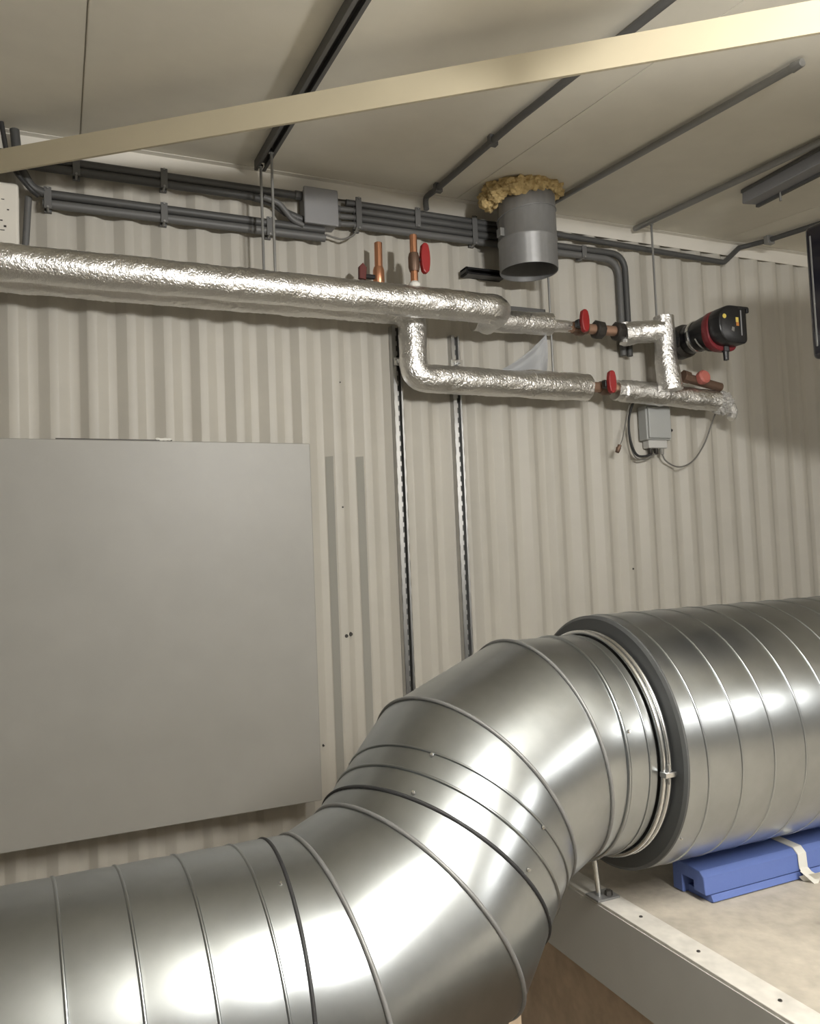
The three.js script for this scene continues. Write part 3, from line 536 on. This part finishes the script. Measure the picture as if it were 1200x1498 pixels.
// ---------------------------------------------------------------- circulation pump
{
  const cx = 1.972, cy = 0.688, t = thing('circulator_pump', 'black circulation pump with a red band and silver neck ending the pipework', 'pump', [cx, cy - 0.07, 0.18]);
  part(t, 'volute', [lathe([[0, 0], [0.05, 0], [0.057, 0.012], [0.057, 0.045], [0.045, 0.06], [0, 0.06]], [cx, cy, 0.055], [0, 0, 1], 40), cyl([cx - 0.09, cy - 0.002, 0.1], [cx + 0.07, cy - 0.002, 0.1], 0.026)], M.darkNut);
  part(t, 'flange', cyl([cx - 0.082, cy - 0.002, 0.102], [cx - 0.06, cy - 0.002, 0.102], 0.038, 0.038, 8, 0.004), M.black);
  part(t, 'neck', lathe([[0, 0], [0.045, 0], [0.05, 0.01], [0.05, 0.035], [0.052, 0.05], [0, 0.05]], [cx, cy, 0.112], [0, 0, 1], 40), M.black);
  part(t, 'neck_ring', lathe([[0.04, 0], [0.0525, 0], [0.0545, 0.004], [0.0545, 0.01], [0.0525, 0.014], [0.04, 0.014]], [cx, cy, 0.15], [0, 0, 1], 48), M.zinc, 'silver ring');
  part(t, 'motor', lathe([[0, 0], [0.05, 0], [0.055, 0.03], [0.06, 0.075], [0, 0.075]], [cx, cy, 0.162], [0, 0, 1], 48), M.black);
  part(t, 'cable_loop', sweep([...Array(20).keys()].map(i => { const a = Math.PI * (1.12 + 0.72 * i / 19); return V(cx + Math.cos(a) * 0.06, cy + Math.sin(a) * 0.062, 0.2 + 0.02 * i / 19); }), 0.0028, 8), M.cableGrey);
  const head = (w, h, rl, rr) => { const s = new THREE.Shape(), x0 = -w / 2, x1 = w / 2, y0 = -h / 2, y1 = h / 2; s.moveTo(x0 + rl, y0); s.lineTo(x1 - rr, y0); s.quadraticCurveTo(x1, y0, x1, y0 + rr); s.lineTo(x1, y1 - rr); s.quadraticCurveTo(x1, y1, x1 - rr, y1); s.lineTo(x0 + rl, y1); s.bezierCurveTo(x0 + rl * 0.4, y1, x0, y1 - rl * 0.4, x0, y1 - rl); s.lineTo(x0, y0 + rl); s.bezierCurveTo(x0, y0 + rl * 0.4, x0 + rl * 0.4, y0, x0 + rl, y0); return s; };
  const ext = (s, d, z, b) => { const g = new THREE.ExtrudeGeometry(s, { depth: d - 2 * b, bevelEnabled: true, bevelSize: b, bevelThickness: b, bevelSegments: 4, curveSegments: 20 }); g.translate(cx, cy, z + b); return planarUV(toCreasedNormals(g, 0.6)); };
  part(t, 'red_band', (() => { const g = ext(head(0.116, 0.126, 0.056, 0.03), 0.03, 0.234, 0.004); g.translate(0, -0.007, 0); return g; })(), M.redBand, 'red band');
  const h = part(t, 'head', ext(head(0.104, 0.108, 0.05, 0.012), 0.056, 0.257, 0.007), M.black);
  part(t, 'hood', [box(cx + 0.02, cx + 0.068, cy + 0.05, cy + 0.06, 0.262, 0.314, 0.004), box(cx + 0.058, cx + 0.07, cy + 0.04, cy + 0.058, 0.262, 0.314, 0.004)], M.black);
  part(h, 'display', [box(cx + 0.01, cx + 0.021, cy + 0.006, cy + 0.022, 0.312, 0.3145, 0.001)], M.amber, 'amber display');
  part(h, 'display', box(cx + 0.011, cx + 0.022, cy - 0.006, cy + 0.006, 0.312, 0.3145, 0.001), M.display, 'orange display');
  part(h, 'indicator', cyl([cx - 0.037, cy + 0.022, 0.3125], [cx - 0.037, cy + 0.022, 0.3155], 0.0075, 0.0065, 16), M.amber, 'round yellow indicator');
  part(h, 'strip', box(cx + 0.03, cx + 0.035, cy - 0.036, cy + 0.046, 0.3115, 0.3145, 0.001), M.greyPlastic, 'grey upright strip');
  part(h, 'badge', extrude([[cx - 0.012, cy - 0.022], [cx - 0.001, cy - 0.026], [cx + 0.002, cy - 0.012], [cx - 0.008, cy - 0.01]], 0.0012, 0), M.conduitSteel, 'small grey badge'); h.children.at(-1).geometry.translate(0, 0, 0.3135);
  part(t, 'cable_gland', [cyl([cx + 0.012, cy - 0.055, 0.262], [cx + 0.012, cy - 0.105, 0.262], 0.0105, 0.0085, 12), cyl([cx + 0.012, cy - 0.062, 0.262], [cx + 0.012, cy - 0.078, 0.262], 0.013, 0.013, 6)], M.black);
}
{ // bronze valve under the pump
  const t = thing('bronze_valve', 'bronze valve with a faded salmon-red cap under the pump', 'valve', [2.0, 0.52, 0.12]);
  part(t, 'body', [cyl([1.93, 0.557, 0.12], [2.1, 0.53, 0.115], 0.0155), cyl([1.93, 0.56, 0.12], [1.955, 0.555, 0.12], 0.022, 0.021, 8)], M.bronze);
  part(t, 'cap', lathe([[0, 0], [0.02, 0], [0.0235, 0.008], [0.0235, 0.024], [0.018, 0.03], [0, 0.031]], [2.0, 0.551, 0.125], [0, 0.25, 1], 24), M.salmon, 'faded salmon-red cap');
}
// ---------------------------------------------------------------- control box, cables, sensor and plastic sheet below the pipework
{
  const t = thing('control_box', 'small light grey control box on the wall under the lower foil run', 'control box', [1.88, 0.33, 0.035]);
  part(t, 'body', box(1.823, 1.928, 0.352, 0.47, 0.009, 0.052, 0.005), M.cabinet.clone()); t.children[0].material.color.setRGB(0.42, 0.43, 0.42);
  part(t, 'cover', box(1.828, 1.923, 0.357, 0.465, 0.051, 0.06, 0.004), t.children[0].material);
  part(t, 'gland_plate', box(1.835, 1.915, 0.325, 0.354, 0.012, 0.045, 0.004), M.beam); for (const x of [1.85, 1.875, 1.9]) part(t, 'gland', cyl([x, 0.33, 0.03], [x, 0.305, 0.032], 0.0085, 0.007, 8), x < 1.89 ? M.darkNut : M.cabinet);
  part(t, 'knob', cyl([1.928, 0.39, 0.04], [1.942, 0.388, 0.04], 0.006, 0.005, 10), M.black);
}
const spline = (pts, r) => sweep(new THREE.CatmullRomCurve3(pts.map(p => V(...p))).getPoints(60), r, 10);
solo('cable', spline([[1.755, 0.48, 0.075], [1.752, 0.42, 0.05], [1.762, 0.35, 0.04], [1.79, 0.302, 0.034], [1.825, 0.298, 0.033], [1.852, 0.306, 0.032]], 0.0042), M.cable, 'black cable looping from the foil run down into the left of the control box', 'cable');
solo('cable', spline([[1.765, 0.4, 0.03], [1.768, 0.34, 0.03], [1.79, 0.293, 0.03], [1.83, 0.288, 0.032], [1.872, 0.308, 0.032]], 0.0025), M.cableGrey, 'thin grey cable hanging beside the black one at the control box', 'cable');
solo('cable', spline([[1.899, 0.308, 0.033], [1.91, 0.285, 0.035], [1.96, 0.262, 0.038], [2.02, 0.278, 0.04], [2.08, 0.34, 0.042], [2.108, 0.42, 0.06], [2.1, 0.47, 0.1]], 0.0026), M.cableGrey, 'long thin grey cable sweeping from the control box up to the crumpled foil', 'cable');
{
  const t = thing('temperature_sensor', 'small dark sensor dangling on a thin wire left of the control box', 'sensor', [1.694, 0.31, 0.06]);
  part(t, 'wire', spline([[1.735, 0.48, 0.085], [1.727, 0.4, 0.06], [1.712, 0.35, 0.06], [1.7, 0.327, 0.06]], 0.0018), M.cableGrey); part(t, 'probe', [cyl([1.7, 0.33, 0.06], [1.69, 0.31, 0.06], 0.007, 0.005, 10), cyl([1.695, 0.322, 0.06], [1.688, 0.306, 0.06], 0.0085, 0.007, 8)], M.bronze);
}
{ // creased plastic flap hanging on the middle rod
  const rows = 16, cols = 16, pos = [], uv = [], idx = [], A = V(1.408, 0.672, 0.1), B = V(1.406, 0.552, 0.1), Cc = V(1.235, 0.548, 0.105);
  for (let i = 0; i <= rows; i++) for (let j = 0; j <= cols; j++) { const u = i / rows, v = j / cols, l = A.clone().lerp(Cc, u), r = A.clone().lerp(B, u), q = l.lerp(r, v); q.z += 0.012 * Math.sin(v * 7 + u * 3) * u + 0.03 * u * (1 - v) * v; q.y -= 0.018 * u * (1 - u) * (1 - v) * 4 * 0.6; pos.push(q.x, q.y, q.z); uv.push(u, v); if (i && j) { const m = i * (cols + 1) + j; idx.push(m - cols - 2, m - cols - 1, m - 1, m - 1, m - cols - 1, m); } }
  const g = new THREE.BufferGeometry(); g.setAttribute('position', new THREE.Float32BufferAttribute(pos, 3)); g.setAttribute('uv', new THREE.Float32BufferAttribute(uv, 2)); g.setIndex(idx); g.computeVertexNormals();
  solo('plastic_sheet', g, M.sheet, 'torn translucent plastic flap between the two foil runs', 'plastic sheet');
}
for (const [x, y, label] of [[0.93, 0.57, 'pipe clamp on the left upright channel beside the foil drop'], [1.12, 0.575, 'pipe clamp on the right upright channel above the lower foil run']]) {
  const t = thing('pipe_clamp', label, 'clamp', [x, y - 0.02, 0.04]);
  part(t, 'plate', box(x - 0.019, x + 0.019, y - 0.012, y + 0.012, 0.033, 0.038, 0.001), M.zinc); part(t, 'bolt', cyl([x, y, 0.036], [x, y, 0.062], 0.0055, 0.005, 8), M.zinc); part(t, 'nut', cyl([x, y, 0.04], [x, y, 0.05], 0.011, 0.011, 6), M.zinc);
}

// ---------------------------------------------------------------- round duct stub through the ceiling, with insulation wool
{
  const cx = 1.307, cz = 0.175, r = 0.088, top = ceilY(cz) + 0.02, y0 = 0.833, t = thing('duct_stub', 'dull grey round duct stub coming down through the ceiling', 'duct', [cx, y0, cz]);
  part(t, 'pipe', lathe([[r - 0.003, top - y0], [r - 0.003, 0.001], [r - 0.001, 0], [r, 0.003], [r, 0.085], [r + 0.002, 0.088], [r + 0.002, 0.094], [r, 0.097], [r, top - y0]], [cx, y0, cz], [0, 1, 0], 64, 0.9), M.dullSteel);
  const c = []; for (let i = 0; i <= 64; i++) { const a = i / 64 * 2 * Math.PI; c.push(V(cx + Math.cos(a) * (r + 0.001), y0 + 0.17 + 0.012 * Math.cos(a - 0.6), cz + Math.sin(a) * (r + 0.001))); }
  part(t, 'seam', sweep(c, 0.0016, 6, false), M.dullSteel);
  part(t, 'bracket', box(cx - r - 0.012, cx - r + 0.006, 0.93, 0.955, cz - 0.012, cz + 0.012, 0.002), M.conduitSteel);
  const blobs = [];
  for (const [a, rad, y, s] of [[150, 0.1, -0.004, 0.034], [175, 0.105, -0.014, 0.036], [195, 0.112, -0.028, 0.032], [125, 0.098, 0, 0.033], [100, 0.098, 0.002, 0.03], [75, 0.096, 0.004, 0.024], [50, 0.095, 0.006, 0.022], [25, 0.096, 0.004, 0.022], [165, 0.125, -0.03, 0.025], [185, 0.13, -0.045, 0.02], [210, 0.11, -0.01, 0.03], [140, 0.115, -0.012, 0.028], [5, 0.096, 0.004, 0.02]]) {
    const g = new THREE.IcosahedronGeometry(s, 7), p = g.attributes.position;
    for (let i = 0; i < p.count; i++) { const q = V(p.getX(i), p.getY(i), p.getZ(i)); q.multiplyScalar(1 + 0.5 * fbm(q.x * 60 + a, q.y * 60, q.z * 60, 3)); p.setXYZ(i, q.x, q.y * 0.85, q.z); }
    g.computeVertexNormals(); const x = cx + Math.cos(a * R2D) * rad, z = cz + Math.sin(a * R2D) * rad; g.translate(x, ceilY(z) - 0.008 + y, z); blobs.push(g);
  }
  solo('insulation_wool', blobs, M.wool, 'ragged yellow insulation wool stuffed round the top of the round duct stub', 'insulation');
}
// ---------------------------------------------------------------- glossy black panel hanging at the right edge
{
  const t = thing('hanging_screen', 'tall glossy black screen hanging from the ceiling at the right edge', 'screen', [1.85, 0.455, 1.1]);
  part(t, 'casing', box(1.793, 1.858, 0.458, 0.808, 0.735, 1.45, 0.014), M.gloss);
  part(t, 'edge_glint', box(1.7925, 1.7945, 0.49, 0.78, 0.752, 0.757, 0.0005), M.conduitSteel);  // glint on the glossy casing edge, modelled as a pale strip
  part(t, 'hanger', [cyl([1.845, 0.8, 1.1], [1.845, ceilY(1.1) - 0.004, 1.1], 0.016), box(1.8, 1.89, ceilY(1.1) - 0.012, ceilY(1.1) - 0.005, 1.05, 1.15, 0.002)], M.black);
}

scene.traverse(o => { if (o.isMesh) { o.castShadow = o.receiveShadow = true; } });
renderer.render(scene, camera);
